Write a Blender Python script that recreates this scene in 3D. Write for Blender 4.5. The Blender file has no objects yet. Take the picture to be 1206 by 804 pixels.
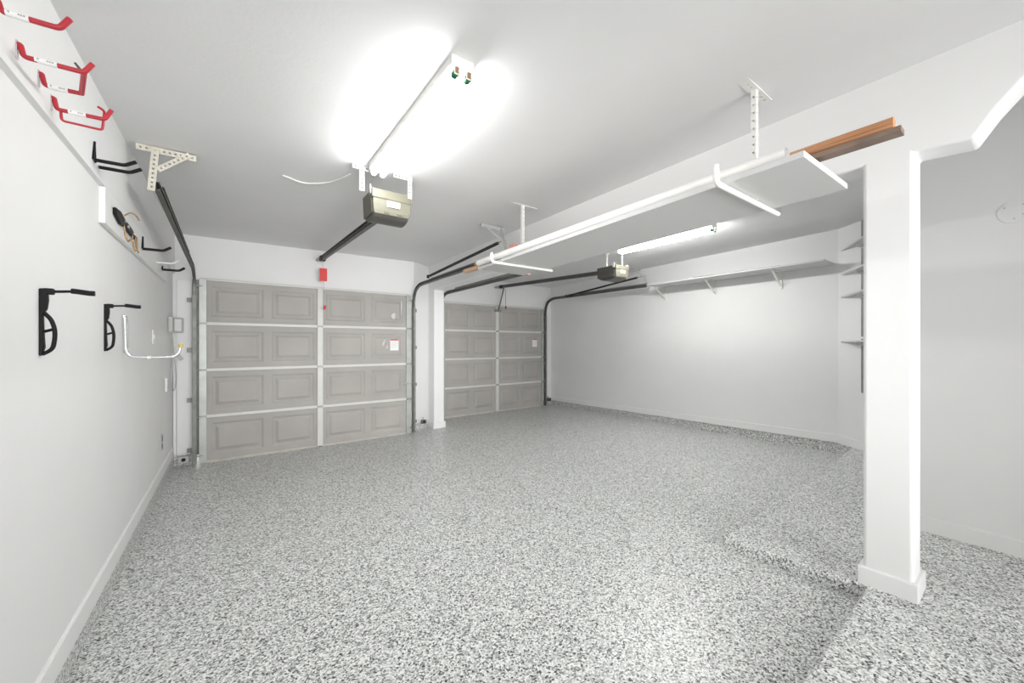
import bpy, bmesh, math, random
from mathutils import Vector, Matrix

scene = bpy.context.scene
col = scene.collection
random.seed(7)

# ------------------------------------------------------------------ camera
F_PX = 449.4
cam_data = bpy.data.cameras.new('camera')
cam = bpy.data.objects.new('camera', cam_data)
col.objects.link(cam)
cam_data.sensor_width = 36.0
cam_data.sensor_fit = 'HORIZONTAL'
cam_data.lens = 36.0 * F_PX / 1206.0
cam_data.shift_y = 3.6 / 1206.0
cam_data.clip_start = 0.02
cam.location = (0, 0, 1.373)
cam.rotation_euler = (math.radians(90), 0, math.radians(-36.24))
scene.camera = cam

# ------------------------------------------------------------------ light, exposure
world = bpy.data.worlds.new('daylight')
scene.world = world
world.use_nodes = True
wn = world.node_tree
wn.nodes['Background'].inputs['Color'].default_value = (1.0, 0.99, 0.97, 1)
wn.nodes['Background'].inputs['Strength'].default_value = 1.4
TUBE_1 = 58.0
TUBE_2 = 96.0


def area(name, loc, rot, sx, sy, power, spread=180):
    l = bpy.data.lights.new(name, 'AREA')
    l.shape = 'RECTANGLE'
    l.size, l.size_y = sx, sy
    l.energy = power
    l.spread = math.radians(spread)
    l.color = (1.0, 1.0, 1.0)
    o = bpy.data.objects.new(name, l)
    col.objects.link(o)
    o.location = loc
    o.rotation_euler = [math.radians(a) for a in rot]
    return o


# added fill light behind the camera, brightens the doors and far walls
REAR = 47.0
area('rear_fill', (1.0, -1.95, 1.45), (90, 0, -9), 2.8, 1.9, REAR, 66)
scene.view_settings.view_transform = 'Standard'
scene.view_settings.look = 'None'
scene.view_settings.gamma = 1.0
scene.view_settings.use_curve_mapping = False
scene.view_settings.exposure = 0.0


# ------------------------------------------------------------------ materials
def mat(name, color, rough=0.5, metal=0.0, noise=0.0, nscale=8.0, bump=0.0, bscale=60.0, spec=0.5):
    m = bpy.data.materials.new(name)
    m.use_nodes = True
    nt = m.node_tree
    b = nt.nodes['Principled BSDF']
    b.inputs['Base Color'].default_value = (*color, 1)
    b.inputs['Roughness'].default_value = rough
    b.inputs['Metallic'].default_value = metal
    b.inputs['Specular IOR Level'].default_value = spec
    tc = nt.nodes.new('ShaderNodeTexCoord')
    if noise:
        n = nt.nodes.new('ShaderNodeTexNoise')
        n.inputs['Scale'].default_value = nscale
        n.inputs['Detail'].default_value = 5
        nt.links.new(tc.outputs['Object'], n.inputs['Vector'])
        r = nt.nodes.new('ShaderNodeValToRGB')
        r.color_ramp.elements[0].position = 0.3
        r.color_ramp.elements[1].position = 0.7
        r.color_ramp.elements[0].color = (*[max(0, c * (1 - noise)) for c in color], 1)
        r.color_ramp.elements[1].color = (*[min(1, c * (1 + noise)) for c in color], 1)
        nt.links.new(n.outputs['Fac'], r.inputs['Fac'])
        nt.links.new(r.outputs['Color'], b.inputs['Base Color'])
    if bump:
        n2 = nt.nodes.new('ShaderNodeTexNoise')
        n2.inputs['Scale'].default_value = bscale
        n2.inputs['Detail'].default_value = 3
        nt.links.new(tc.outputs['Object'], n2.inputs['Vector'])
        bp_ = nt.nodes.new('ShaderNodeBump')
        bp_.inputs['Strength'].default_value = bump
        bp_.inputs['Distance'].default_value = 0.004
        nt.links.new(n2.outputs['Fac'], bp_.inputs['Height'])
        nt.links.new(bp_.outputs['Normal'], b.inputs['Normal'])
    return m


def emit(name, color, strength):
    m = bpy.data.materials.new(name)
    m.use_nodes = True
    nt = m.node_tree
    nt.nodes.remove(nt.nodes['Principled BSDF'])
    e = nt.nodes.new('ShaderNodeEmission')
    e.inputs['Color'].default_value = (*color, 1)
    e.inputs['Strength'].default_value = strength
    nt.links.new(e.outputs[0], nt.nodes['Material Output'].inputs[0])
    return m


def flake_material():
    m = bpy.data.materials.new('epoxy_flake')
    m.use_nodes = True
    nt = m.node_tree
    b = nt.nodes['Principled BSDF']
    tc = nt.nodes.new('ShaderNodeTexCoord')
    # warp the coordinates a little so the chips are irregular
    nz = nt.nodes.new('ShaderNodeTexNoise')
    nz.inputs['Scale'].default_value = 90
    nz.inputs['Detail'].default_value = 2
    sub = nt.nodes.new('ShaderNodeVectorMath'); sub.operation = 'SUBTRACT'
    sub.inputs[1].default_value = (0.5, 0.5, 0.5)
    sc = nt.nodes.new('ShaderNodeVectorMath'); sc.operation = 'SCALE'
    sc.inputs['Scale'].default_value = 0.012
    add = nt.nodes.new('ShaderNodeVectorMath'); add.operation = 'ADD'
    nt.links.new(tc.outputs['Object'], nz.inputs['Vector'])
    nt.links.new(nz.outputs['Color'], sub.inputs[0])
    nt.links.new(sub.outputs[0], sc.inputs[0])
    nt.links.new(tc.outputs['Object'], add.inputs[0])
    nt.links.new(sc.outputs[0], add.inputs[1])
    v = nt.nodes.new('ShaderNodeTexVoronoi')
    v.inputs['Scale'].default_value = 150
    nt.links.new(add.outputs[0], v.inputs['Vector'])
    sx = nt.nodes.new('ShaderNodeSeparateColor')
    nt.links.new(v.outputs['Color'], sx.inputs[0])
    r = nt.nodes.new('ShaderNodeValToRGB')
    r.color_ramp.interpolation = 'CONSTANT'
    el = r.color_ramp.elements
    el[0].position = 0.0; el[0].color = (0.035, 0.037, 0.036, 1)
    el[1].position = 0.10; el[1].color = (0.19, 0.20, 0.195, 1)
    for p, c in ((0.22, (0.42, 0.43, 0.42, 1)), (0.44, (0.63, 0.64, 0.625, 1)), (0.70, (0.86, 0.86, 0.845, 1))):
        e = el.new(p); e.color = c
    nt.links.new(sx.outputs[0], r.inputs['Fac'])
    nt.links.new(r.outputs['Color'], b.inputs['Base Color'])
    b.inputs['Roughness'].default_value = 0.33
    b.inputs['Specular IOR Level'].default_value = 0.5
    n3 = nt.nodes.new('ShaderNodeTexNoise')
    n3.inputs['Scale'].default_value = 160
    nt.links.new(tc.outputs['Object'], n3.inputs['Vector'])
    bu = nt.nodes.new('ShaderNodeBump')
    bu.inputs['Strength'].default_value = 0.25
    bu.inputs['Distance'].default_value = 0.002
    nt.links.new(n3.outputs['Fac'], bu.inputs['Height'])
    nt.links.new(bu.outputs['Normal'], b.inputs['Normal'])
    return m


def wood_material():
    m = bpy.data.materials.new('orange_wood')
    m.use_nodes = True
    nt = m.node_tree
    b = nt.nodes['Principled BSDF']
    tc = nt.nodes.new('ShaderNodeTexCoord')
    mp = nt.nodes.new('ShaderNodeMapping')
    mp.inputs['Scale'].default_value = (120, 1.5, 120)
    n = nt.nodes.new('ShaderNodeTexNoise')
    n.inputs['Scale'].default_value = 2
    n.inputs['Detail'].default_value = 6
    r = nt.nodes.new('ShaderNodeValToRGB')
    r.color_ramp.elements[0].position = 0.35
    r.color_ramp.elements[1].position = 0.68
    r.color_ramp.elements[0].color = (0.36, 0.15, 0.06, 1)
    r.color_ramp.elements[1].color = (0.68, 0.36, 0.19, 1)
    nt.links.new(tc.outputs['Object'], mp.inputs['Vector'])
    nt.links.new(mp.outputs[0], n.inputs['Vector'])
    nt.links.new(n.outputs['Fac'], r.inputs['Fac'])
    nt.links.new(r.outputs['Color'], b.inputs['Base Color'])
    b.inputs['Roughness'].default_value = 0.55
    return m


M = dict(
    wall=mat('white_wall_paint', (0.81, 0.81, 0.808), 0.75, noise=0.012, nscale=3, bump=0.12, bscale=45),
    post=mat('bright_white_paint', (0.83, 0.83, 0.826), 0.7, bump=0.10, bscale=45),
    ceil=mat('ceiling_paint', (0.79, 0.79, 0.79), 0.85, noise=0.02, nscale=2, bump=0.15, bscale=50),
    trim=mat('white_trim_paint', (0.84, 0.84, 0.835), 0.45),
    flake=flake_material(),
    door=mat('taupe_door_paint', (0.405, 0.388, 0.366), 0.6, noise=0.09, nscale=1.8),
    rail=mat('pale_rail_paint', (0.66, 0.66, 0.63), 0.45, noise=0.05, nscale=5),
    stile=mat('galvanised_stile', (0.47, 0.49, 0.47), 0.42, 0.3, noise=0.10, nscale=9),
    steel=mat('galvanised_steel', (0.34, 0.345, 0.33), 0.42, 0.75, noise=0.12, nscale=12),
    track=mat('dull_track_steel', (0.17, 0.17, 0.16), 0.5, 0.7, noise=0.15, nscale=8),
    dark=mat('dark_oiled_steel', (0.045, 0.045, 0.042), 0.5, 0.5),
    perf=mat('white_painted_steel', (0.80, 0.80, 0.77), 0.45),
    bracket=mat('bracket_white_steel', (0.50, 0.50, 0.48), 0.5),
    vertrail=mat('weathered_track_steel', (0.22, 0.225, 0.21), 0.5, 0.5, noise=0.2, nscale=10),
    beige=mat('aged_cream_steel', (0.66, 0.63, 0.54), 0.55, noise=0.1, nscale=14),
    pvc=mat('white_plastic_pipe', (0.86, 0.85, 0.83), 0.38, noise=0.03, nscale=10),
    board=mat('white_melamine', (0.62, 0.62, 0.615), 0.55),
    wood=wood_material(),
    lathe=mat('brown_wood', (0.20, 0.14, 0.105), 0.6, noise=0.2, nscale=12),
    palewood=mat('pale_wood', (0.62, 0.42, 0.28), 0.6, noise=0.12, nscale=10),
    opener=mat('olive_beige_plastic', (0.135, 0.13, 0.095), 0.45, noise=0.03, nscale=5),
    opener_side=mat('olive_grey_steel', (0.13, 0.13, 0.10), 0.5, 0.2),
    opener_dark=mat('dark_grey_plastic', (0.085, 0.08, 0.07), 0.4),
    sticker=mat('white_paper', (0.88, 0.88, 0.87), 0.6),
    ink=mat('grey_ink', (0.42, 0.42, 0.42), 0.6),
    red=mat('red_vinyl', (0.45, 0.022, 0.035), 0.35),
    redtag=mat('red_plastic', (0.68, 0.035, 0.03), 0.4),
    pink=mat('faded_red_paint', (0.78, 0.33, 0.28), 0.5),
    black=mat('black_vinyl', (0.005, 0.005, 0.005), 0.4, spec=0.25),
    blackp=mat('black_plastic', (0.007, 0.007, 0.007), 0.45, spec=0.2),
    brass=mat('brass', (0.34, 0.22, 0.10), 0.4, 0.6),
    chrome=mat('chrome_tube', (0.78, 0.80, 0.80), 0.22, 0.75),
    yellow=mat('yellow_cap', (0.50, 0.40, 0.15), 0.5),
    green=mat('green_plastic', (0.015, 0.13, 0.06), 0.4),
    gold=mat('copper_contact', (0.35, 0.22, 0.13), 0.35, 0.6),
    grey=mat('grey_plastic', (0.52, 0.52, 0.51), 0.5),
    darkgrey=mat('dark_grey_box', (0.10, 0.10, 0.095), 0.5),
    seal=mat('pale_rubber_seal', (0.50, 0.48, 0.43), 0.7, noise=0.1, nscale=12),
    asphalt=mat('driveway_concrete', (0.55, 0.50, 0.42), 0.9, noise=0.1, nscale=4),
    tube1=emit('tube_glow_near', (1.0, 1.0, 0.985), TUBE_1),
    tube2=emit('tube_glow_far', (1.0, 1.0, 0.985), TUBE_2),
)


# ------------------------------------------------------------------ helpers
def tag(o, label=None, cat=None, group=None, kind=None):
    if label: o['label'] = label
    if cat: o['category'] = cat
    if group: o['group'] = group
    if kind: o['kind'] = kind
    return o


def thing(name, loc, label, cat, group=None):
    o = bpy.data.objects.new(name, None)
    o.empty_display_size = 0.1
    col.objects.link(o)
    o.location = loc
    return tag(o, label, cat, group)


def world_loc(o):
    v = Vector((0, 0, 0))
    while o is not None:
        v += Vector(o.location)
        o = o.parent
    return v


def fillet(pts, r, n=5):
    pts = [Vector(p) for p in pts]
    out = [pts[0]]
    for i in range(1, len(pts) - 1):
        a, b, c = pts[i - 1], pts[i], pts[i + 1]
        d1, d2 = (a - b), (c - b)
        k = min(r, d1.length * 0.49, d2.length * 0.49)
        p1, p2 = b + d1.normalized() * k, b + d2.normalized() * k
        for j in range(n + 1):
            t = j / n
            out.append(p1 * (1 - t) ** 2 + b * 2 * t * (1 - t) + p2 * t ** 2)
    out.append(pts[-1])
    return out


class MB:
    def __init__(self):
        self.v, self.f, self.smooth = [], [], []

    def add(self, vs, fs, smooth=False):
        n = len(self.v)
        self.v += [Vector(p) for p in vs]
        self.f += [tuple(i + n for i in f) for f in fs]
        self.smooth += [smooth] * len(fs)
        return self

    def box(self, x0, x1, y0, y1, z0, z1):
        vs = [(x, y, z) for z in (z0, z1) for (x, y) in ((x0, y0), (x1, y0), (x1, y1), (x0, y1))]
        return self.add(vs, [(3, 2, 1, 0), (4, 5, 6, 7), (0, 1, 5, 4), (1, 2, 6, 5), (2, 3, 7, 6), (3, 0, 4, 7)])

    def bar(self, p0, p1, w, t, wdir):
        """box from p0 to p1, width w along wdir, thickness t across"""
        p0, p1 = Vector(p0), Vector(p1)
        d = (p1 - p0).normalized()
        s = Vector(wdir); s = (s - d * s.dot(d)).normalized()
        n = d.cross(s)
        vs = []
        for p in (p0, p1):
            for a, b in ((-1, -1), (1, -1), (1, 1), (-1, 1)):
                vs.append(p + s * (a * w / 2) + n * (b * t / 2))
        return self.add(vs, [(3, 2, 1, 0), (4, 5, 6, 7), (0, 1, 5, 4), (1, 2, 6, 5), (2, 3, 7, 6), (3, 0, 4, 7)])

    def prism(self, pts, ax, a, b):
        """polygon pts (2D) extruded along axis ax from a to b"""
        def P(p, t):
            if ax == 'x': return (t, p[0], p[1])
            if ax == 'y': return (p[0], t, p[1])
            return (p[0], p[1], t)
        n = len(pts)
        vs = [P(p, a) for p in pts] + [P(p, b) for p in pts]
        fs = [tuple(range(n))[::-1], tuple(range(n, 2 * n))]
        fs += [(i, (i + 1) % n, n + (i + 1) % n, n + i) for i in range(n)]
        return self.add(vs, fs)

    def tube(self, pts, r, n=12, caps=True, r1=None):
        pts = [Vector(p) for p in pts]
        m = len(pts)
        t0 = (pts[1] - pts[0]).normalized()
        ref = Vector((0, 0, 1)) if abs(t0.z) < 0.9 else Vector((1, 0, 0))
        nrm = (ref - t0 * ref.dot(t0)).normalized()
        rings = []
        for i in range(m):
            if i == 0: t = t0
            elif i == m - 1: t = (pts[i] - pts[i - 1]).normalized()
            else: t = ((pts[i + 1] - pts[i]).normalized() + (pts[i] - pts[i - 1]).normalized()).normalized()
            nrm = (nrm - t * nrm.dot(t)).normalized()
            bn = t.cross(nrm)
            rr = r if r1 is None else r + (r1 - r) * i / (m - 1)
            rings.append([pts[i] + (nrm * math.cos(2 * math.pi * k / n) + bn * math.sin(2 * math.pi * k / n)) * rr for k in range(n)])
        vs = [p for ring in rings for p in ring]
        fs = []
        for i in range(m - 1):
            for k in range(n):
                k2 = (k + 1) % n
                fs.append((i * n + k, i * n + k2, (i + 1) * n + k2, (i + 1) * n + k))
        self.add(vs, fs, True)
        if caps:
            self.add(rings[0], [tuple(range(n))[::-1]])
            self.add(rings[-1], [tuple(range(n))])
        return self

    def sweep(self, pts, prof, side):
        """sweep 2D profile (s along side, n along side x tangent) along the path"""
        pts = [Vector(p) for p in pts]
        side = Vector(side).normalized()
        m, n = len(pts), len(prof)
        vs = []
        for i in range(m):
            if i == 0: t = (pts[1] - pts[0]).normalized()
            elif i == m - 1: t = (pts[i] - pts[i - 1]).normalized()
            else: t = ((pts[i + 1] - pts[i]).normalized() + (pts[i] - pts[i - 1]).normalized()).normalized()
            s = (side - t * side.dot(t)).normalized()
            nn = s.cross(t)
            for (a, b) in prof:
                vs.append(pts[i] + s * a + nn * b)
        fs = []
        for i in range(m - 1):
            for k in range(n):
                k2 = (k + 1) % n
                fs.append((i * n + k, i * n + k2, (i + 1) * n + k2, (i + 1) * n + k))
        fs.append(tuple(range(n))[::-1])
        fs.append(tuple((m - 1) * n + k for k in range(n)))
        return self.add(vs, fs)

    def perf(self, p0, p1, w, t, wdir, pitch=0.028, hole=0.011):
        """perforated flat strap: two edge strips with cross pieces between square holes"""
        p0, p1 = Vector(p0), Vector(p1)
        L = (p1 - p0).length
        d = (p1 - p0).normalized()
        s = Vector(wdir); s = (s - d * s.dot(d)).normalized()
        e = (w - hole) / 2
        for sg in (-1, 1):
            self.bar(p0 + s * sg * (hole / 2 + e / 2), p1 + s * sg * (hole / 2 + e / 2), e, t, s)
        n = max(1, int(L / pitch))
        x = 0.0
        gap0 = (L - n * hole) / (n + 1)
        for i in range(n + 1):
            self.bar(p0 + d * x, p0 + d * (x + gap0), hole, t, s)
            x += gap0 + hole
        return self

    def build(self, name, m, parent=None, bevel=0.0, seg=2, label=None):
        me = bpy.data.meshes.new(name)
        if parent is not None:
            org = world_loc(parent)
        else:
            xs = [p.x for p in self.v]; ys = [p.y for p in self.v]; zs = [p.z for p in self.v]
            org = Vector(((min(xs) + max(xs)) / 2, (min(ys) + max(ys)) / 2, min(zs)))
        me.from_pydata([tuple(p - org) for p in self.v], [], self.f)
        me.materials.append(m)
        for p, s in zip(me.polygons, self.smooth):
            p.use_smooth = s
        bm = bmesh.new(); bm.from_mesh(me)
        bmesh.ops.recalc_face_normals(bm, faces=bm.faces)
        bm.to_mesh(me); bm.free()
        me.update()
        o = bpy.data.objects.new(name, me)
        col.objects.link(o)
        if parent is None:
            o.location = org
        else:
            o.parent = parent
        if bevel:
            b = o.modifiers.new('bevel', 'BEVEL')
            b.width = bevel; b.segments = seg; b.limit_method = 'ANGLE'
        if label: o['label'] = label
        return o


def struct(o):
    o['kind'] = 'structure'
    return o


def coil(p0, p1, R, r, pitch, steps=8):
    p0, p1 = Vector(p0), Vector(p1)
    d = p1 - p0
    L = d.length; d.normalize()
    ref = Vector((0, 0, 1)); a = (ref - d * ref.dot(d)).normalized(); b = d.cross(a)
    n = int(L / pitch) * steps
    return [p0 + d * (L * i / n) + (a * math.cos(2 * math.pi * i / steps) + b * math.sin(2 * math.pi * i / steps)) * R for i in range(n + 1)]


# ================================================================== STRUCTURE
def ceil_z(x, y):
    u = y / 6.0
    far = 2.63 + (2.665 - 2.63) * min(max((x + .5) / 3.1, 0), 1)
    if x < 2.63: near = 2.575 + (2.715 - 2.575) * (x + .54) / 3.17
    else: near = 2.715 + (2.77 - 2.715) * min((x - 2.63) / 3.2, 1.2)
    return near + (far - near) * u


b = MB()
xs = [-0.75 + i * (7.1 / 20) for i in range(21)]
ys = [-2.0 + i * (8.8 / 12) for i in range(13)]
vs = [(x, y, ceil_z(x, y)) for y in ys for x in xs]
fs = [(j * 21 + i, j * 21 + i + 1, (j + 1) * 21 + i + 1, (j + 1) * 21 + i) for j in range(12) for i in range(20)]
b.add(vs, fs)
o = struct(b.build('ceiling', M['ceil']))
o.modifiers.new('solid', 'SOLIDIFY').thickness = 0.1
o.modifiers['solid'].offset = 1


def floor_z(x, y):
    return 0.062 - 0.062 * y / 5.7 + 0.006 * x


b = MB()
P = [(-0.75, 6.62), (6.2, 6.62), (6.2, 0.3), (-0.75, 0.3)]
b.add([(x, y, floor_z(x, y)) for x, y in P] + [(x, y, -0.2) for x, y in P],
      [(3, 2, 1, 0), (4, 5, 6, 7), (0, 1, 5, 4), (1, 2, 6, 5), (2, 3, 7, 6), (3, 0, 4, 7)])
struct(b.build('floor', M['flake']))

# raised slab: nearer than y=.49 everywhere, and out to y=1.2 to the right of the beam line
b = MB()
def plat_z(x, y):
    return 0.145 + max(0, (x - 3.6)) * 0.035 - max(0, y - .5) * 0.02
P = [(-0.75, 0.49), (2.60, 0.50), (2.555, 1.18), (4.1, 1.19), (5.66, 1.21), (5.95, 1.05), (5.95, -2.0), (2.6, -2.0), (-0.75, -2.0)]
T = [(x, y, plat_z(x, y)) for x, y in P]
n = len(P)
cx, cy = 2.7, 0.3
vs = T + [(x, y, -0.15) for x, y in P] + [(cx, cy, plat_z(cx, cy))]
fs = [(i, (i + 1) % n, 2 * n) for i in range(n)] + [(i, n + i, n + (i + 1) % n, (i + 1) % n) for i in range(n)]
b.add(vs, fs)
struct(b.build('floor_step', M['flake'], bevel=0.012, seg=3))

# outside ground seen only through the gaps under the doors
struct(MB().box(-1.5, 7.0, 6.62, 9.0, -0.12, -0.02).build('floor_driveway', M['asphalt']))

# left wall: lower part slightly recessed under the upper part
b = MB().prism([(-0.80, 0.0), (-0.540, 0.0), (-0.540, 2.170), (-0.522, 2.176), (-0.522, 2.85), (-0.80, 2.85)], 'y', -2.0, 6.1)
struct(b.build('wall_left', M['wall']))
struct(MB().prism([(-0.62, -0.1), (-0.531, -0.1), (-0.531, 0.124), (-0.536, 0.132), (-0.62, 0.132)], 'y', 0.45, 5.70).build('trim_curb_left', M['flake']))
struct(MB().prism([(-0.545, 0.130), (-0.528, 0.130), (-0.528, 0.222), (-0.534, 0.228), (-0.545, 0.228)], 'y', -2.0, 5.71).build('baseboard_left', M['trim']))

# far wall of the left bay, around door 1
OP1 = (-0.345, 2.215, 2.115)
b = MB()
b.prism([(-0.6, 5.72), (OP1[0], 5.72), (OP1[0], 5.95), (-0.6, 5.95)], 'z', 0.118, 2.85)
b.prism([(OP1[0], 5.72), (OP1[1], 5.72), (OP1[1], 5.95), (OP1[0], 5.95)], 'z', OP1[2], 2.85)
b.prism([(OP1[1], 5.72), (2.29, 5.72), (2.64, 5.95), (OP1[1], 5.95)], 'z', 0.118, 2.85)
struct(b.build('wall_back_left', M['wall']))
b = MB().box(-0.6, OP1[0], 5.715, 5.95, -0.1, 0.118)
b.prism([(OP1[1], 5.712), (2.295, 5.712), (2.645, 5.942), (2.645, 5.97), (OP1[1], 5.95)], 'z', -0.1, 0.125)
struct(b.build('trim_curb_back_left', M['flake']))
# jamb boards either side of door 1
b = MB().box(-0.505, -0.372, 5.700, 5.72, 0.135, 2.10)
struct(b.build('trim_1', M['trim'], bevel=0.003))
b = MB().box(-0.535, -0.508, 5.69, 5.72, 0.14, 1.06)
struct(b.build('trim_2', M['trim'], bevel=0.003))

# far wall of the right bay, around door 2
OP2 = (3.07, 5.53, 2.135)
b = MB()
b.box(2.78, OP2[0], 6.45, 6.6, -0.1, 2.85)
b.box(OP2[0], OP2[1], 6.45, 6.6, OP2[2], 2.85)
b.box(OP2[1], 6.1, 6.45, 6.6, 0.125, 2.85)
struct(b.build('wall_back_right', M['wall']))
struct(MB().box(OP2[1] + .02, 6.1, 6.435, 6.6, -0.1, 0.125).build('trim_curb_back_right', M['flake']))

# right wall, with the angled end
b = MB()
b.prism([(5.82, 1.37), (6.1, 1.37), (6.1, 6.6), (5.82, 6.6)], 'z', 0.1, 2.9)
struct(b.build('wall_right', M['wall']))
b = MB().prism([(5.82, 1.37), (5.13, 0.46), (5.3, 0.30), (6.1, 1.37)], 'z', 0.0, 2.9)
struct(b.build('wall_right_angled', M['wall']))
# curb under the right wall (its top rises slightly towards the step)
def rb(y):
    return 0.205 - (y - 1.37) * (0.205 - 0.122) / 5.03
b = MB()
for (za, zb, x0, x1) in ((None, 0.0, 5.815, 6.05),):
    b.add([(x0, 1.16, -0.1), (x1, 1.16, -0.1), (x1, 6.5, -0.1), (x0, 6.5, -0.1),
           (x0, 1.37, rb(1.37)), (x1, 1.16, rb(1.2)), (x1, 6.5, rb(6.45)), (x0, 6.5, rb(6.45))],
          [(3, 2, 1, 0), (4, 5, 6, 7), (0, 1, 5, 4), (1, 2, 6, 5), (2, 3, 7, 6), (3, 0, 4, 7)])
struct(b.build('trim_curb_right', M['flake']))
b = MB()
b.add([(5.803, 1.365, rb(1.37)), (5.84, 1.365, rb(1.37)), (5.84, 6.45, rb(6.45)), (5.803, 6.45, rb(6.45)),
       (5.803, 1.365, rb(1.37) + .095), (5.84, 1.365, rb(1.37) + .095), (5.84, 6.45, rb(6.45) + .085), (5.803, 6.45, rb(6.45) + .085)],
      [(3, 2, 1, 0), (4, 5, 6, 7), (0, 1, 5, 4), (1, 2, 6, 5), (2, 3, 7, 6), (3, 0, 4, 7)])
struct(b.build('baseboard_right', M['trim'], bevel=0.003))
d = Vector((-0.69, -0.91, 0)).normalized(); nn = Vector((-d.y, d.x, 0)) * -1
nn = Vector((-0.797, 0.604, 0))
p0 = Vector((5.82, 1.37, 0)) + nn * 0.008; p1 = Vector((5.15, 0.487, 0)) + nn * 0.008
b = MB().bar(p0 + Vector((0, 0, rb(1.37) + .0475)), p1 + Vector((0, 0, rb(1.37) + .035)), 0.095, 0.016, (0, 0, 1))
struct(b.build('baseboard_right_angled', M['trim'], bevel=0.003))
b = MB().bar(Vector((5.83, 1.383, .05)) + nn * 0.006, p1 + nn * .002 + Vector((0, 0, .05)), rb(1.37) * 2 - .1, 0.012, (0, 0, 1))
struct(b.build('trim_curb_right_angled', M['flake']))

# near wall seen through the arch beyond the post
b = MB().prism([(3.62, -2.0), (3.80, -2.0), (3.80, 0.32), (5.3, 0.32), (5.3, 0.49), (3.62, 0.49)], 'z', 0.0, 2.9)
struct(b.build('wall_alcove', M['wall']))
struct(MB().box(3.604, 3.63, -2.0, 0.505, 0.130, 0.262).build('baseboard_alcove', M['trim'], bevel=0.004))

struct(MB().box(2.7, 6.2, -2.1, -2.0, -0.1, 2.9).build('wall_light_block', M['wall']))  # unseen wall, added to keep outside light off the alcove

# partition: stub, beam, post and arch in one wall
X0, X1 = 2.63, 2.81
out = [(6.5, -0.1), (6.5, 2.85), (-2.0, 2.85), (-2.0, 2.62), (-0.35, 2.62), (-0.20, 2.60), (-0.06, 2.535), (0.02, 2.468), (0.085, 2.385),
       (0.150, 2.278), (0.335, 2.294), (0.335, 0.06), (0.520, 0.06), (0.520, 2.292), (5.72, 2.262), (5.72, -0.1)]
b = MB().prism(out, 'x', X0, X1)
o = struct(b.build('wall_partition', M['post'], bevel=0.016, seg=4))
for p in o.data.polygons: p.use_smooth = False
b = MB().box(X0 - .018, X1 + .018, 0.318, 0.538, 0.12, 0.232)
struct(b.build('baseboard_post', M['trim'], bevel=0.005))
b = MB().box(X0 - .018, X1 + .018, 5.700, 5.93, 0.01, 0.118)
struct(b.build('baseboard_partition', M['trim'], bevel=0.005))


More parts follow.
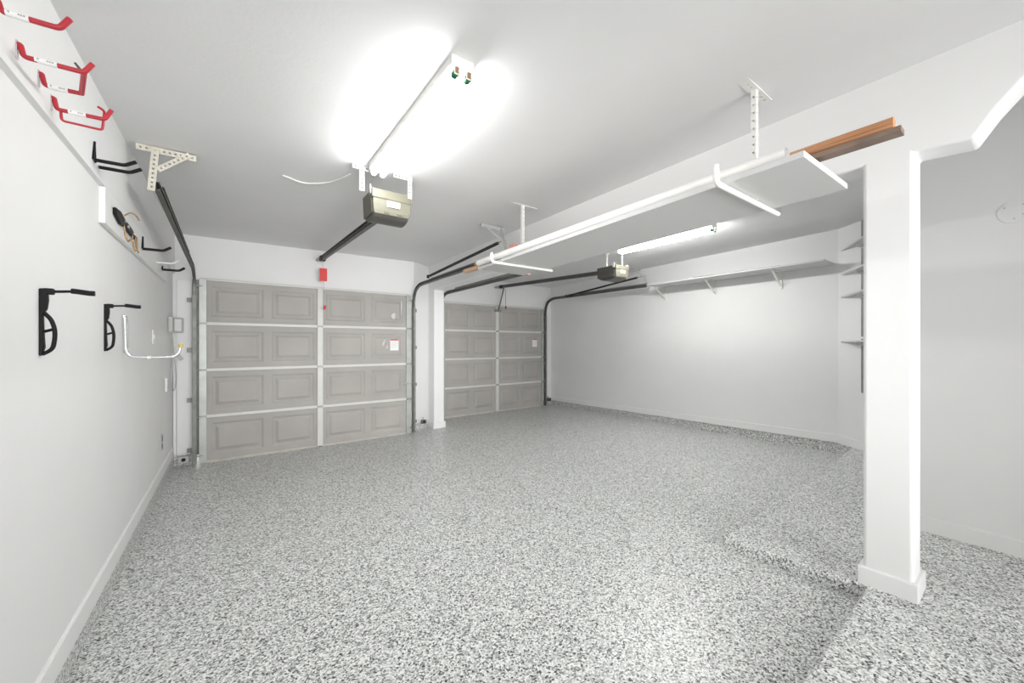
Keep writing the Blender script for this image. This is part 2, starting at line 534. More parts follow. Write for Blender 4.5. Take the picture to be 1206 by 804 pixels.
# ================================================================== GARAGE DOORS
def garage_door(name, x0, x1, yb, z0, z1, zr):
    """inner face at y=yb; x0..x1 overall; stile widths; four sections of raised panels"""
    root = bpy.data.objects.new(name, None)
    col.objects.link(root)
    root.location = ((x0 + x1) / 2, yb, z0)
    root['kind'] = 'structure'
    sw = 0.068; mid = (x0 + x1) / 2
    cuts = [z0, z0 + (z1 - z0) * 0.251, z0 + (z1 - z0) * 0.503, z0 + (z1 - z0) * 0.756, z1]
    for k in range(4):
        za, zb = cuts[k] + 0.003, cuts[k + 1] - 0.003
        m = MB()
        # backing slab
        m.box(x0 + .01, x1 - .01, yb + 0.020, yb + 0.045, za, zb)
        # face built from frames and raised fields
        for (a, c) in ((x0 + sw, mid - .033), (mid + .033, x1 - sw)):
            w = (c - a)
            px = [a, a + w * .035, a + w * .480, a + w * .555, a + w * .970, c]
            h = zb - za
            pz = [za, za + h * .15, za + h * .85, zb]
            y = yb + 0.006
            def quad(xa, xb, zc, zd, yy=y):
                m.add([(xa, yy, zc), (xb, yy, zc), (xb, yy, zd), (xa, yy, zd)], [(0, 1, 2, 3)])
            for i in range(5):
                for j in range(3):
                    if i in (1, 3) and j == 1:
                        xa, xb, zc, zd = px[i], px[i + 1], pz[1], pz[2]
                        def ring(e, yy): return [(xa + e, yy, zc + e), (xb - e, yy, zc + e), (xb - e, yy, zd - e), (xa + e, yy, zd - e)]
                        r = [ring(0, y), ring(.022, y + .012), ring(.040, y + .012), ring(.072, y - .003)]
                        vs = [p for q in r for p in q]
                        fs = []
                        for q in range(3):
                            for s in range(4):
                                s2 = (s + 1) % 4
                                fs.append((q * 4 + s, q * 4 + s2, q * 4 + 4 + s2, q * 4 + 4 + s))
                        fs.append((12, 13, 14, 15))
                        m.add(vs, fs)
                    else:
                        quad(px[i], px[i + 1], pz[j], pz[j + 1])
        m.build('section', M['door'], root)
    # horizontal rails at the section joints, top and bottom
    for k, zc in enumerate(cuts):
        for (a, c) in ((x0 + sw, mid - .032), (mid + .032, x1 - sw)):
            h = 0.034 if 0 < k < 4 else 0.020
            zz = zc if 0 < k < 4 else (zc + .012 if k == 0 else zc - .010)
            if k == 0:
                MB().box(a - .05, c + .05, yb - 0.004, yb + 0.03, z0 - .012, z0 + .020).build('bottom_seal', M['seal'], root, bevel=0.004)
            else:
                m = MB().box(a, c, yb - 0.016, yb + 0.012, zz - h / 2, zz + h / 2)
                m.build('rail', M['rail'], root, bevel=0.003)
    # stiles
    for (a, c, mm) in ((x0, x0 + sw, 'stile'), (mid - .033, mid + .033, 'rail'), (x1 - sw, x1, 'stile')):
        for k in range(4):
            za, zb = cuts[k] + .008, cuts[k + 1] - .008
            m = MB().box(a, c, yb - 0.020, yb + 0.02, za, zb)
            cxm = (a + c) / 2
            for t in (.25, .5, .75):
                zz = za + (zb - za) * t
                m.tube([(cxm, yb - .020, zz), (cxm, yb - .024, zz)], .006, 8)
            m.build('stile', M[mm], root, bevel=0.002)
        for k in (1, 2, 3):
            m = MB()
            cxm = (a + c) / 2
            w = (c - a) * .46
            m.box(cxm - w, cxm + w, yb - .030, yb - .014, cuts[k] - .013, cuts[k] + .013)
            m.tube([(a, yb - .026, cuts[k]), (c, yb - .026, cuts[k])], .007, 8)
            m.build('hinge', M['steel'], root)
    # rollers on both edges
    for xe, sg in ((x0, -1), (x1, 1)):
        for k in (0, 1, 2, 3, 4):
            zz = cuts[k] + (.09 if k == 0 else (-.09 if k == 4 else 0))
            m = MB()
            m.tube([(xe - sg * .03, yb - .03, zz), (xe + sg * .035, yb - .03, zz)], .006, 8)
            m.tube([(xe + sg * .013, yb - .03, zz), (xe + sg * .024, yb - .03, zz)], .017, 12)
            m.build('roller', M['steel'], root)
    return root, cuts


d1, cuts1 = garage_door('door_1', -0.308, 2.206, 5.65, 0.012, 2.134, 0)
d2, cuts2 = garage_door('door_2', 3.065, 5.535, 6.38, 0.030, 2.158, 0)

# door details: slide latch, warning label, paint smudges
def latch(root, x, y, z):
    m = MB().box(x - .05, x + .05, y - .032, y - .018, z - .022, z + .022)
    m.tube([(x - .14, y - .040, z), (x + .07, y - .040, z)], .008, 8)
    m.tube([(x - .13, y - .040, z), (x - .13, y - .065, z)], .007, 8)
    m.build('latch', M['stile'], root)
latch(d1, 2.16, 5.65, 0.79)
latch(d2, 5.49, 6.38, 0.96)

def warning(root, x, y, z, w, h):
    s = MB().box(x, x + w, y - .003, y, z, z + h).build('warning_label', M['sticker'], root, label='white paper warning label with a red heading')
    MB().box(x + .002, x + w - .002, y - .0045, y - .003, z + h * .90, z + h).build('heading', M['redtag'], s)
    m = MB()
    for i in range(7):
        m.box(x + w * .1, x + w * (.9 if i % 3 else .7), y - .004, y - .003, z + h * (.80 - .09 * i), z + h * (.815 - .09 * i))
    m.build('print', M['ink'], s)
warning(d1, 1.895, 5.652, 1.285, .125, .165)
warning(d2, 5.225, 6.382, 1.325, .125, .165)
m = MB()
for (x, z, rx, rz, a) in ((1.945, 1.80, .030, .045, 0.1), (2.065, 1.94, .008, .115, 0), (1.80, 1.40, .012, .05, .35), (1.85, 1.335, .009, .03, .3)):
    pts = []
    for k in range(14):
        t = 2 * math.pi * k / 14
        q = 1 + .15 * math.sin(3 * t + x * 9)
        u, v = math.cos(t) * rx * q, math.sin(t) * rz * q
        pts.append((x + u * math.cos(a) + v * math.sin(a), z - u * math.sin(a) + v * math.cos(a)))
    MB().prism(pts, 'y', 5.6515, 5.6545).build('paint_smudge', M['board'], d1, label='white paint smudge')


# header trim strips over the doors
struct(MB().box(-0.30, 2.20, 5.690, 5.72, 2.128, 2.150).build('trim_3', M['rail']))
struct(MB().box(3.10, 5.50, 6.42, 6.45, 2.150, 2.180).build('trim_4', M['rail']))
# stop strips outside the door edge that leave a gap near the floor
struct(MB().box(-0.371, -0.285, 5.70, 5.72, 0.10, 2.12).build('trim_5', M['vertrail']))
struct(MB().box(-0.10, 2.24, 5.70, 5.74, -0.10, 0.018).build('trim_6', M['asphalt']))


# ================================================================== DOOR TRACKS, SPRINGS, HANGERS
def cprof(sg, h=.052, dpt=.026, t=.003, lip=.012):
    """C-channel open towards sg along the side vector"""
    s = sg
    return [(-s * dpt / 2, -h / 2), (s * dpt / 2, -h / 2), (s * dpt / 2, -h / 2 + lip), (s * (dpt / 2 - t), -h / 2 + lip),
            (s * (dpt / 2 - t), -h / 2 + t), (-s * (dpt / 2 - t), -h / 2 + t), (-s * (dpt / 2 - t), h / 2 - t), (s * (dpt / 2 - t), h / 2 - t),
            (s * (dpt / 2 - t), h / 2 - lip), (s * dpt / 2, h / 2 - lip), (s * dpt / 2, h / 2), (-s * dpt / 2, h / 2)]


def door_track(label, x, yv, z0, zc, yh, zh, xe, ye, ze, sg, angle=True):
    """vertical leg at (x,yv), curve, then run back to (xe,ye,ze). sg: side the channel opens to"""
    root = thing('door_track', (x, yv, z0), label, 'garage door track', 'garage door tracks')
    path = [(x, yv, z0), (x, yv, zc)]
    p2 = Vector((x + (xe - x) * .08, yh, zh))
    cor = Vector((x, yv, zh))
    for j in range(1, 11):
        t = j / 10
        path.append(tuple(Vector((x, yv, zc)) * (1 - t) ** 2 + cor * 2 * t * (1 - t) + p2 * t ** 2))
    m = MB().sweep(path[:1] + [(x, yv, zc - .05)], cprof(sg, dpt=.036), (1, 0, 0))
    m.build('vertical_rail', M['vertrail'], root)
    path2 = [(x, yv, zc - .05)] + path[1:] + [(xe, ye, ze)]
    MB().sweep(path2, cprof(sg), (1, 0, 0)).build('curved_rail', M['track'], root)
    # jamb angle with brackets
    m = MB()
    yb = yv + .045
    m.box(x - .004, x + .004, yv + .024, yb + .02, z0 + .03, zc + .05)
    for k in range(4):
        zz = z0 + .15 + k * (zc - z0 - .25) / 3
        m.box(min(x - sg * .02, x - sg * .07), max(x - sg * .02, x - sg * .07), yb + .010, yb + .016, zz - .025, zz + .025)
    m.build('jamb_angle', M['vertrail'], root)
    if angle:
        a = Vector(path[-1]) ; e = Vector((xe, ye, ze))
        s = a + (e - a) * .12
        m = MB()
        m.bar(s + Vector((-sg * .014, 0, .030)), e + Vector((-sg * .014, 0, .030)), .030, .003, (0, 0, 1))
        m.build('stiffener', M['steel'], root)
    return root


def spring(label, p0, p1):
    root = thing('door_spring', p0, label, 'spring', 'garage door springs')
    p0, p1 = Vector(p0), Vector(p1)
    d = (p1 - p0).normalized()
    MB().tube(coil(p0 + d * .06, p1 - d * .10, .014, .0042, .0085, 8), .0045, 5).build('coil', M['dark'], root)
    MB().tube([p0 - d * .02, p0 + d * .07], .004, 8).build('hook', M['steel'], root)
    MB().tube([p1 - d * .11, p1], .004, 8).build('hook', M['steel'], root)
    m = MB().tube([p0 + Vector((0, 0, 0.016)), p1 + Vector((0, 0, .004))], .0022, 6)
    m.build('safety_cable', M['steel'], root)
    m = MB().tube([p0 + Vector((-.012, 0, 0)), p0 + Vector((.012, 0, 0))], .026, 18)
    m.build('pulley', M['dark'], root)
    return root


t1l = door_track('left track of the left garage door, running back along the left wall', -0.345, 5.60, 0.02, 1.98, 5.28, 2.225, -0.378, 3.22, 2.36, 1)
t1r = door_track('right track of the left garage door, curving back beside the beam', 2.250, 5.62, 0.03, 2.00, 5.30, 2.268, 2.275, 3.12, 2.300, -1)
t2l = door_track('left track of the right garage door, ending in a faded red block', 3.045, 6.34, 0.03, 2.02, 6.02, 2.285, 3.05, 3.92, 2.298, 1)
t2r = door_track('right track of the right garage door, curving back along the right wall', 5.56, 6.34, 0.03, 2.06, 6.02, 2.362, 5.56, 3.80, 2.352, -1)
for (root, p) in ((t1r, (2.275, 3.10, 2.345)), (t2l, (3.05, 3.87, 2.290))):
    MB().box(p[0] - .03, p[0] + .03, p[1] - .07, p[1] + .03, p[2] - .028, p[2] + .028).build('end_block', M['pink'], root, bevel=.012, label='faded red end block')

spring('dark spring above the left track of the left garage door', (-0.360, 5.00, 2.292), (-0.378, 3.30, 2.405))
spring('dark spring above the right track of the left garage door', (2.275, 5.15, 2.352), (2.275, 3.26, 2.455))
spring('dark spring above the right track of the right garage door', (5.56, 5.68, 2.372), (5.56, 3.88, 2.520))


def angle_strap(p0, p1, w, wdir, m):
    """perforated angle iron: two perforated flanges at right angles"""
    p0, p1 = Vector(p0), Vector(p1)
    d = (p1 - p0).normalized()
    s = Vector(wdir); s = (s - d * s.dot(d)).normalized()
    n = d.cross(s)
    m.perf(p0, p1, w, .003, s)
    m.perf(p0 + s * (-w / 2) + n * (w / 2), p1 + s * (-w / 2) + n * (w / 2), w, .003, n)
    return m


# track hangers
def track_hanger(label, ca, cb, straps, mm):
    root = thing('track_hanger', ca, label, 'ceiling bracket', 'perforated track hangers')
    ca, cb = Vector(ca), Vector(cb)
    m = MB(); m.bar(ca, cb, .036, .003, (0, 1, 0)); m.perf(ca + Vector((0, -.018, -.019)), cb + Vector((0, -.018, -.019)), .036, .003, (0, 0, 1))
    m.build('ceiling_bar', M[mm], root)
    for (a, c, wd, w) in straps:
        m = MB(); m.perf(a, c, w, .004, wd)
        m.build('strap', M[mm], root)
    return root


zc1 = ceil_z(-.35, 3.25) - .006
track_hanger('cream perforated bracket holding the left track up near the left wall', (-0.475, 3.25, zc1), (-0.190, 3.25, zc1),
             [((-0.385, 3.225, zc1 - .004), (-0.405, 3.22, 2.325), (1, 0, 0), .036), ((-0.222, 3.225, zc1 - .004), (-0.375, 3.22, 2.46), (0, 0, 1), .032)], 'beige')
zc2 = ceil_z(2.2, 3.5) - .006
track_hanger('grey perforated bracket holding the track beside the beam', (2.15, 3.50, zc2), (2.44, 3.50, zc2),
             [((2.18, 3.49, zc2 - .003), (2.275, 3.24, 2.43), (1, 0, 0), .042), ((2.40, 3.49, zc2 - .003), (2.285, 3.24, 2.40), (0, 1, 0), .034),
              ((2.283, 3.24, 2.46), (2.283, 3.20, 2.29), (0, 1, 0), .05)], 'grey')
zc3 = ceil_z(5.56, 4.05) - .006
track_hanger('pale perforated bracket holding the far right track by the right wall', (5.46, 4.07, zc3), (5.75, 4.07, zc3),
             [((5.50, 4.06, zc3 - .003), (5.565, 3.84, 2.50), (1, 0, 0), .030), ((5.575, 3.84, 2.53), (5.575, 3.80, 2.34), (0, 1, 0), .04)], 'grey')
zc4 = ceil_z(3.05, 4.0) - .006
track_hanger('grey bracket above the inner track of the right bay', (2.95, 3.95, zc4), (3.2, 3.95, zc4),
             [((3.04, 3.94, zc4 - .003), (3.04, 3.90, 2.30), (0, 1, 0), .034)], 'steel')


# ================================================================== GARAGE DOOR OPENERS
def opener(label, x0, x1, y0, y1, z0, z1, rail_x, rail_y, rail_z, dark, group, cz, tz):
    root = thing('garage_door_opener', ((x0 + x1) / 2, (y0 + y1) / 2, z0), label, 'garage door opener', group)
    W, D, Hh = x1 - x0, y1 - y0, z1 - z0
    # steel housing behind the front cover
    m = MB().prism([(x0 + .004, z0 + .035), (x1 - .004, z0 + .035), (x1 + .004, z1), (x0 - .004, z1)], 'y', y0 + .035, y1)
    m.build('housing', M['opener_dark'] if dark else M['opener_side'], root, bevel=.006)
    # front cover, tapering towards the bottom
    m = MB()
    ring = lambda e, z: [(x0 + e, y0 + e * .8, z), (x1 - e, y0 + e * .8, z), (x1 - e, y0 + .06, z), (x0 + e, y0 + .06, z)]
    zs = [(0.016, z0 + .028), (.008, z0 + .055), (.008, z0 + .062), (.004, z0 + .10), (.004, z0 + .135), (-.004, z0 + .140), (-.004, z1 + .004)]
    r = [ring(e, z) for e, z in zs]
    vs = [p for q in r for p in q]; fs = [(3, 2, 1, 0), tuple(len(vs) - 4 + k for k in range(4))]
    for q in range(len(r) - 1):
        for s in range(4):
            fs.append((q * 4 + s, q * 4 + (s + 1) % 4, q * 4 + 4 + (s + 1) % 4, q * 4 + 4 + s))
    m.add(vs, fs)
    m.build('front_cover', M['opener'], root, bevel=.004)
    # rounded lens / base
    pts = []
    for k in range(9):
        t = k / 8
        pts.append((y0 + .014 + (D - .03) * t, z0 + .030 - .034 * math.sin(math.pi * t) ** .6))
    m = MB().prism(pts, 'x', x0 + .014, x1 - .014)
    m.build('light_lens', M['opener_dark'], root, bevel=.004)
    # label on the front
    m = MB().box(x0 + W * .36, x0 + W * .69, y0 - .0045, y0 + .002, z0 + .085, z0 + .128)
    m.build('rating_label', M['sticker'], root, label='blank white label')
    # vents
    for k in range(2):
        MB().box(x0 + W * (.3 + .35 * k), x0 + W * (.42 + .35 * k), y0 + .004, y0 + .012, z0 + .038, z0 + .046).build('vent', M['opener_dark'], root)
    # mounting ears
    for xx in (x0 - .012, x1 + .004):
        MB().box(xx, xx + .008, y0 + .02, y0 + .055, z1 - .03, z1 + .035).build('mounting_ear', M['bracket'], root)
    for xx, hh in ((.05, .035), (.09, .04)):
        MB().tube([(x0 + xx, y1 - .06, z1), (x0 + xx, y1 - .06, z1 + hh)], .005, 8).build('bolt', M['bracket'], root)
    # T-rail to the header
    m = MB()
    a = Vector((rail_x, y1 - .02, z0 + .10)) if not dark else Vector((rail_x, y1 - .02, z0 + .125))
    c = Vector((rail_x, rail_y, rail_z))
    prof = [(-.022, .028), (.022, .028), (.022, .022), (.004, .022), (.004, -.022), (.018, -.022), (.018, -.028), (-.018, -.028), (-.018, -.022), (-.004, -.022), (-.004, .022), (-.022, .022)]
    m.sweep([a, c], prof, (1, 0, 0))
    m.tube([a + Vector((.014, 0, -.002)), c + Vector((.014, 0, -.002))], .005, 6)
    m.tube([a + Vector((-.014, 0, -.002)), c + Vector((-.014, 0, -.002))], .005, 6)
    m.build('drive_rail', M['track'], root)
    m = MB().box(rail_x - .035, rail_x + .035, rail_y - .03, rail_y + .05, rail_z - .035, rail_z + .030)
    m.build('end_sprocket', M['dark'], root, bevel=.008)
    m = MB().box(rail_x - .05, rail_x + .05, rail_y + .04, rail_y + .19, rail_z - .012, rail_z + .012)
    m.build('header_bracket', M['steel'], root)
    # trolley, release cord and door arm
    return root


ZC = 2.636
op1 = opener('olive-beige garage door opener with a white label behind the large bright ceiling lamp', 0.812, 1.100, 2.80, 3.05, 2.300, 2.498, 0.955, 5.50, 2.505, False, 'garage door openers', ZC, 0)
op2 = opener('small dark-sided garage door opener hanging in the right bay', 4.275, 4.555, 3.40, 3.74, 2.288, 2.478, 4.31, 6.22, 2.520, True, 'garage door openers', 2.70, 0)


def opener_hanger(label, x, y, bx0, bx1, zc, zb, w=.034):
    root = thing('opener_hanger', (x, y, zc), label, 'ceiling bracket', 'opener hangers')
    m = MB(); m.perf((bx0, y - .002, zc), (bx1, y - .002, zc), .034, .003, (0, 0, 1)); m.bar((bx0, y + .015, zc + .016), (bx1, y + .015, zc + .016), .032, .003, (0, 1, 0)); m.build('ceiling_bar', M['bracket'], root)
    m = MB(); m.perf((x, y - .006, zc), (x, y - .006, zb), w, .004, (1, 0, 0)); m.build('strap', M['bracket'], root)
opener_hanger('white perforated bracket on the left side of the large opener', 0.735, 2.795, 0.672, 0.790, ceil_z(.73, 2.8) - .018, 2.455)
opener_hanger('white perforated bracket on the right side of the large opener', 1.085, 2.795, 0.960, 1.105, ceil_z(1.05, 2.8) - .018, 2.475, .030)
opener_hanger('white perforated bracket on the left of the dark opener', 4.295, 3.58, 4.24, 4.35, ceil_z(4.3, 3.58) - .018, 2.47)
opener_hanger('white perforated bracket on the right of the dark opener', 4.53, 3.50, 4.47, 4.58, ceil_z(4.5, 3.5) - .018, 2.47)

# release cords
root = thing('release_cord', (0.965, 5.50, 1.85), 'red tag and small red knob hanging on a cord before the left door', 'pull cord')
MB().tube([(0.955, 5.50, 2.475), (0.962, 5.50, 2.37)], .0025, 6).tube([(0.965, 5.50, 2.21), (0.978, 5.50, 1.86)], .0022, 6).build('cord', M['grey'], root)
MB().box(0.918, 1.008, 5.496, 5.502, 2.205, 2.372).build('tag', M['redtag'], root, bevel=.001)
MB().tube([(0.980, 5.50, 1.885), (0.980, 5.50, 1.835)], .014, 12).build('knob', M['redtag'], root)
root = thing('release_cord', (4.42, 6.2, 1.95), 'short dark cord hanging in front of the right garage door', 'pull cord')
MB().tube([(4.36, 6.17, 2.48), (4.37, 6.17, 2.12)], .004, 6).build('cord', M['dark'], root)
MB().tube([(4.37, 6.17, 2.13), (4.37, 6.17, 2.08)], .012, 10).build('knob', M['dark'], root)
root = op2
MB().bar((4.33, 6.18, 2.49), (4.285, 6.30, 2.06), .028, .006, (1, 0, 0)).build('door_arm', M['track'], root)
MB().box(4.23, 4.36, 6.30, 6.36, 2.03, 2.07).build('door_bracket', M['steel'], root)

# loose cable on the ceiling
zz = lambda x, y: ceil_z(x, y) - .008
pts = [(0.300, 3.27), (0.34, 3.285), (0.40, 3.325), (0.46, 3.335), (0.53, 3.29), (0.60, 3.225), (0.655, 3.11), (0.70, 2.97)]
pts = fillet([(x, y, zz(x, y)) for x, y in pts], .06, 4)
tag(MB().tube(pts, .0065, 8).build('ceiling_cable', M['perf']), 'white cable stapled across the ceiling left of the large opener', 'cable')


# ================================================================== LIGHT FIXTURES
def fixture(label, x0, x1, y0, y1, ztop, zbody, ztube, r, tm, group):
    root = thing('tube_light', ((x0 + x1) / 2, (y0 + y1) / 2, ztop), label, 'ceiling light', group)
    xm = (x0 + x1) / 2
    m = MB().prism([(x0, ztop), (x0, zbody + .012), (x0 + .03, zbody), (x1 - .03, zbody), (x1, zbody + .012), (x1, ztop)], 'y', y0, y1)
    m.build('body', M['perf'], root, bevel=.002)
    for xx in (x0 + .026, x1 - .026):
        t = MB().tube([(xx, y0 + .030, ztube), (xx, y1 - .02, ztube)], r, 14).build('tube', tm, root)
        MB().tube([(xx, y0 + .006, ztube), (xx, y0 + .030, ztube)], r * 1.02, 14).build('end_cap', M['green'], t)
        MB().box(xx - .008, xx + .008, y0 - .004, y0 + .005, ztube - .004, ztube + .020).build('contact', M['gold'], t)
    for yy in (y0 + .002, y1 - .014):
        for xx in (x0 + .026, x1 - .026):
            MB().box(xx - .012, xx + .012, yy, yy + .010, ztube - .008, zbody + .008).build('socket', M['perf'], root, bevel=.002)
    return root


zt = ceil_z(.82, 2.1)
fixture('large bright twin-tube ceiling light in front of the large opener', 0.768, 0.880, 1.49, 2.73, zt + .012, zt - .052, zt - .072, .0165, M['tube1'], 'twin-tube ceiling lights')
zt = ceil_z(4.3, 2.7)
fixture('smaller twin-tube ceiling light seen behind the hanging board', 4.215, 4.325, 2.06, 3.34, zt + .012, zt - .05, zt - .080, .0165, M['tube2'], 'twin-tube ceiling lights')


# ================================================================== HANGING RACK WITH BOARD, PIPES, POLES
def rack_hanger(label, y, xl, xr, zl, xp):
    zc = ceil_z(xp, y)
    root = thing('rack_hanger', (xp, y, zc), label, 'ceiling rack bracket', 'white hangers of the ceiling rack')
    m = MB(); m.perf((xp - .165, y, zc - .003), (xp + .155, y, zc - .003), .050, .006, (0, 1, 0), pitch=.045)
    m.build('ceiling_plate', M['perf'], root)
    # square post with holes
    m = MB()
    for sg in (-1, 1):
        m.perf((xp + sg * .012, y, zc - .004), (xp + sg * .012, y, zl + .018), .024, .002, (0, 1, 0), pitch=.042, hole=.009)
        m.perf((xp, y + sg * .012, zc - .004), (xp, y + sg * .012, zl + .018), .024, .002, (1, 0, 0), pitch=.042, hole=.009)
    m.build('post', M['perf'], root)
    m = MB().tube(fillet([(xl - .025, y, zl + .085), (xl - .022, y, zl + .004), (xr, y, zl + .006)], .03, 6), .013, 12)
    m.build('arm', M['perf'], root)
    return root
rack_hanger('near ceiling hanger with its arm under the board', 0.852, 1.800, 2.490, 2.1035, 2.183)
rack_hanger('far ceiling hanger with its arm under the board', 2.838, 1.880, 2.575, 2.1035, 2.205)

zb = 2.1495
m = MB().prism([(1.842, 0.540), (2.395, 0.528), (2.548, 3.27), (1.985, 3.285)], 'z', zb - .026, zb)
tag(m.build('shelf_board', M['board'], bevel=.001), 'long white board lying across the arms of the ceiling rack', 'board')
tag(MB().tube([(1.895, 0.615, zb + .029), (1.962, 3.24, zb + .029)], .0285, 24, caps=False).tube([(1.962, 3.24, zb + .029), (1.895, 0.615, zb + .029)], .0245, 24, caps=False)
    .build('storage_pipe', M['pvc']), 'thick white pipe lying along the left edge of the hanging board', 'pipe')
tag(MB().bar((1.955, 0.80, zb + .018), (2.005, 3.05, zb + .018), .010, .034, (1, 0, 0)).build('metal_strip', M['steel'], bevel=.002), 'thin grey metal strip behind the thick white pipe', 'strip')
tag(MB().tube([(2.060, 0.315, zb + .076), (2.060, 3.45, zb + .062)], .0255, 24).build('wooden_pole', M['wood']), 'round orange wooden pole sticking out past the near end of the board', 'pole')
tag(MB().bar((2.045, 0.290, zb + .034), (2.045, 2.6, zb + .018), .062, .022, (1, 0, 0)).build('brown_batten', M['lathe'], bevel=.002), 'dark brown batten under the orange wooden pole', 'batten')
tag(MB().bar((2.050, 2.75, zb + .020), (2.050, 3.66, zb + .020), .055, .036, (1, 0, 0)).build('wooden_batten', M['palewood'], bevel=.003), 'pale wooden batten sticking out at the far end of the board', 'batten')

# ================================================================== RIGHT WALL SHELF
root = thing('wall_shelf', (5.61, 2.6, 2.33), 'long white shelf along the top of the right wall', 'shelf')
m = MB().box(5.415, 5.82, 1.400, 3.70, 2.325, 2.345)
m.build('board', M['board'], root, bevel=.002)
for y in (3.62, 2.80, 1.95):
    m = MB()
    m.bar((5.50, y, 2.318), (5.81, y, 2.135), .022, .006, (0, 1, 0))
    m.box(5.46, 5.815, y - .012, y + .012, 2.317, 2.325)
    m.box(5.808, 5.82, y - .012, y + .012, 2.10, 2.325)
    m.build('bracket', M['perf'], root)
tag(MB().bar((5.50, 1.85, 2.352), (5.47, 2.95, 2.352), .05, .012, (1, 0, 0)).build('metal_strip', M['darkgrey']), 'thin dark strip lying on the long wall shelf', 'strip')

# corner shelves on the angled wall
base = Vector((5.82, 1.37, 0)); dd = Vector((-0.604, -0.797, 0)); no = Vector((-0.797, 0.604, 0))
def A(s, o, z): p = base + dd * s + no * o; return (p.x, p.y, z)
root = thing('corner_shelf_standard', A(.34, .01, 1.0), 'grey metal slotted upright on the angled wall behind the post', 'shelf upright')
m = MB().bar(A(.335, .008, 0.84), A(.335, .008, 2.745), .026, .014, tuple(dd))
m.build('upright', M['steel'], root)
for i, (z, lab) in enumerate(((2.475, 'top corner shelf on the slotted upright behind the post'), (2.185, 'second corner shelf from the top behind the post'),
                              (1.925, 'third corner shelf from the top behind the post'), (1.402, 'lowest corner shelf behind the post'))):
    root = thing('corner_shelf', A(.3, .1, z), lab, 'shelf', 'corner shelves behind the post')
    pts = [A(.04, 0.002, 0), A(.85, 0.002, 0), A(.85, .27, 0), A(.60, .25, 0)]
    m = MB().prism([(p[0], p[1]) for p in pts], 'z', z, z + .018)
    m.build('board', M['board'], root, bevel=.002)
    MB().bar(A(.36, .01, z - .03), A(.36, .10, z - .008), .028, .006, (0, 0, 1)).build('bracket', M['perf'], root)
    if i != 2:
        MB().bar(A(.315, .03, z + .045), A(.42, .03, z + .045), .026, .016, (0, 0, 1)).build('clip', M['perf'], root)

# ================================================================== LEFT WALL
WX = -0.522   # upper wall face
# --- red utility hooks
def sleeve(root, a, c, r):
    MB().tube([a, c], r * 1.14, 12).build('sleeve', M['sticker'], root, label='white printed sleeve')
    a, c = Vector(a), Vector(c)
    d = c - a
    m = MB()
    for k in (0.12, 0.55, 0.66, 0.78):
        m.box(*(lambda p, q: (min(p.x, q.x), max(p.x, q.x), p.y - r * 1.22, p.y - r * .9, p.z - .0022, p.z + .0022))(a + d * k, a + d * (k + .09)))
    m.build('print', M['ink'], root)


def hook_plate(root, y, z):
    MB().box(WX, WX + .003, y - .006, y + .006, z - .045, z + .010).build('wall_plate', M['chrome'], root)


def wall_arm(y, z, drop, xe, tip, r, root, name='arm'):
    p = [(WX + .002, y, z), (WX + .008, y, z), (WX + .014, y, z - drop), (xe, y, z - drop + .005)]
    if tip: p.append((xe + tip[0], y, z - drop + tip[1]))
    MB().tube(fillet(p, .010, 4), r, 12).build(name, M['red'], root)
    return z - drop


root = thing('utility_hook', (WX, 1.66, 2.30), 'topmost red wall hook, cut off by the left edge', 'wall hook', 'red utility hooks')
zz_ = wall_arm(1.66, 2.306, .026, -0.402, (.020, .042), .0075, root)
sleeve(root, (-0.500, 1.66, zz_ + .001), (-0.458, 1.66, zz_ + .002), .0075)
hook_plate(root, 1.66, 2.306)

root = thing('utility_hook', (WX, 1.88, 2.27), 'wide U-shaped red wall hook, next below the topmost one', 'wall hook', 'red utility hooks')
zz_ = wall_arm(1.80, 2.274, .033, -0.384, (.019, .040), .0072, root)
sleeve(root, (-0.486, 1.80, zz_ + .002), (-0.440, 1.80, zz_ + .003), .0072)
hook_plate(root, 1.80, 2.274)
zz2 = wall_arm(1.96, 2.278, .036, -0.424, None, .0068, root)
sleeve(root, (-0.500, 1.96, zz2 + .001), (-0.455, 1.96, zz2 + .002), .0068)
hook_plate(root, 1.96, 2.278)
MB().tube([(-0.384, 1.80, zz_ + .004), (-0.424, 1.96, zz2 + .005)], .0072, 12).build('cross_bar', M['red'], root)
MB().tube([(-0.388, 1.802, zz_ + .006), (-0.404, 1.802, zz_ + .028)], .0035, 8).build('tip_rod', M['darkgrey'], root)

root = thing('utility_hook', (WX, 2.07, 2.25), 'red wall hook with a lower wire loop, next to the double black hook', 'wall hook', 'red utility hooks')
zz_ = wall_arm(2.07, 2.254, .037, -0.389, (.019, .046), .0070, root)
sleeve(root, (-0.480, 2.07, zz_ + .002), (-0.436, 2.07, zz_ + .003), .0070)
hook_plate(root, 2.07, 2.254)
lp = [(-0.500, 2.076, zz_), (-0.498, 2.078, zz_ - .034), (-0.396, 2.078, zz_ - .034), (-0.390, 2.078, zz_ + .040), (-0.408, 2.078, zz_ + .050)]
MB().tube(fillet(lp, .010, 4), .0042, 10).build('wire_loop', M['red'], root)

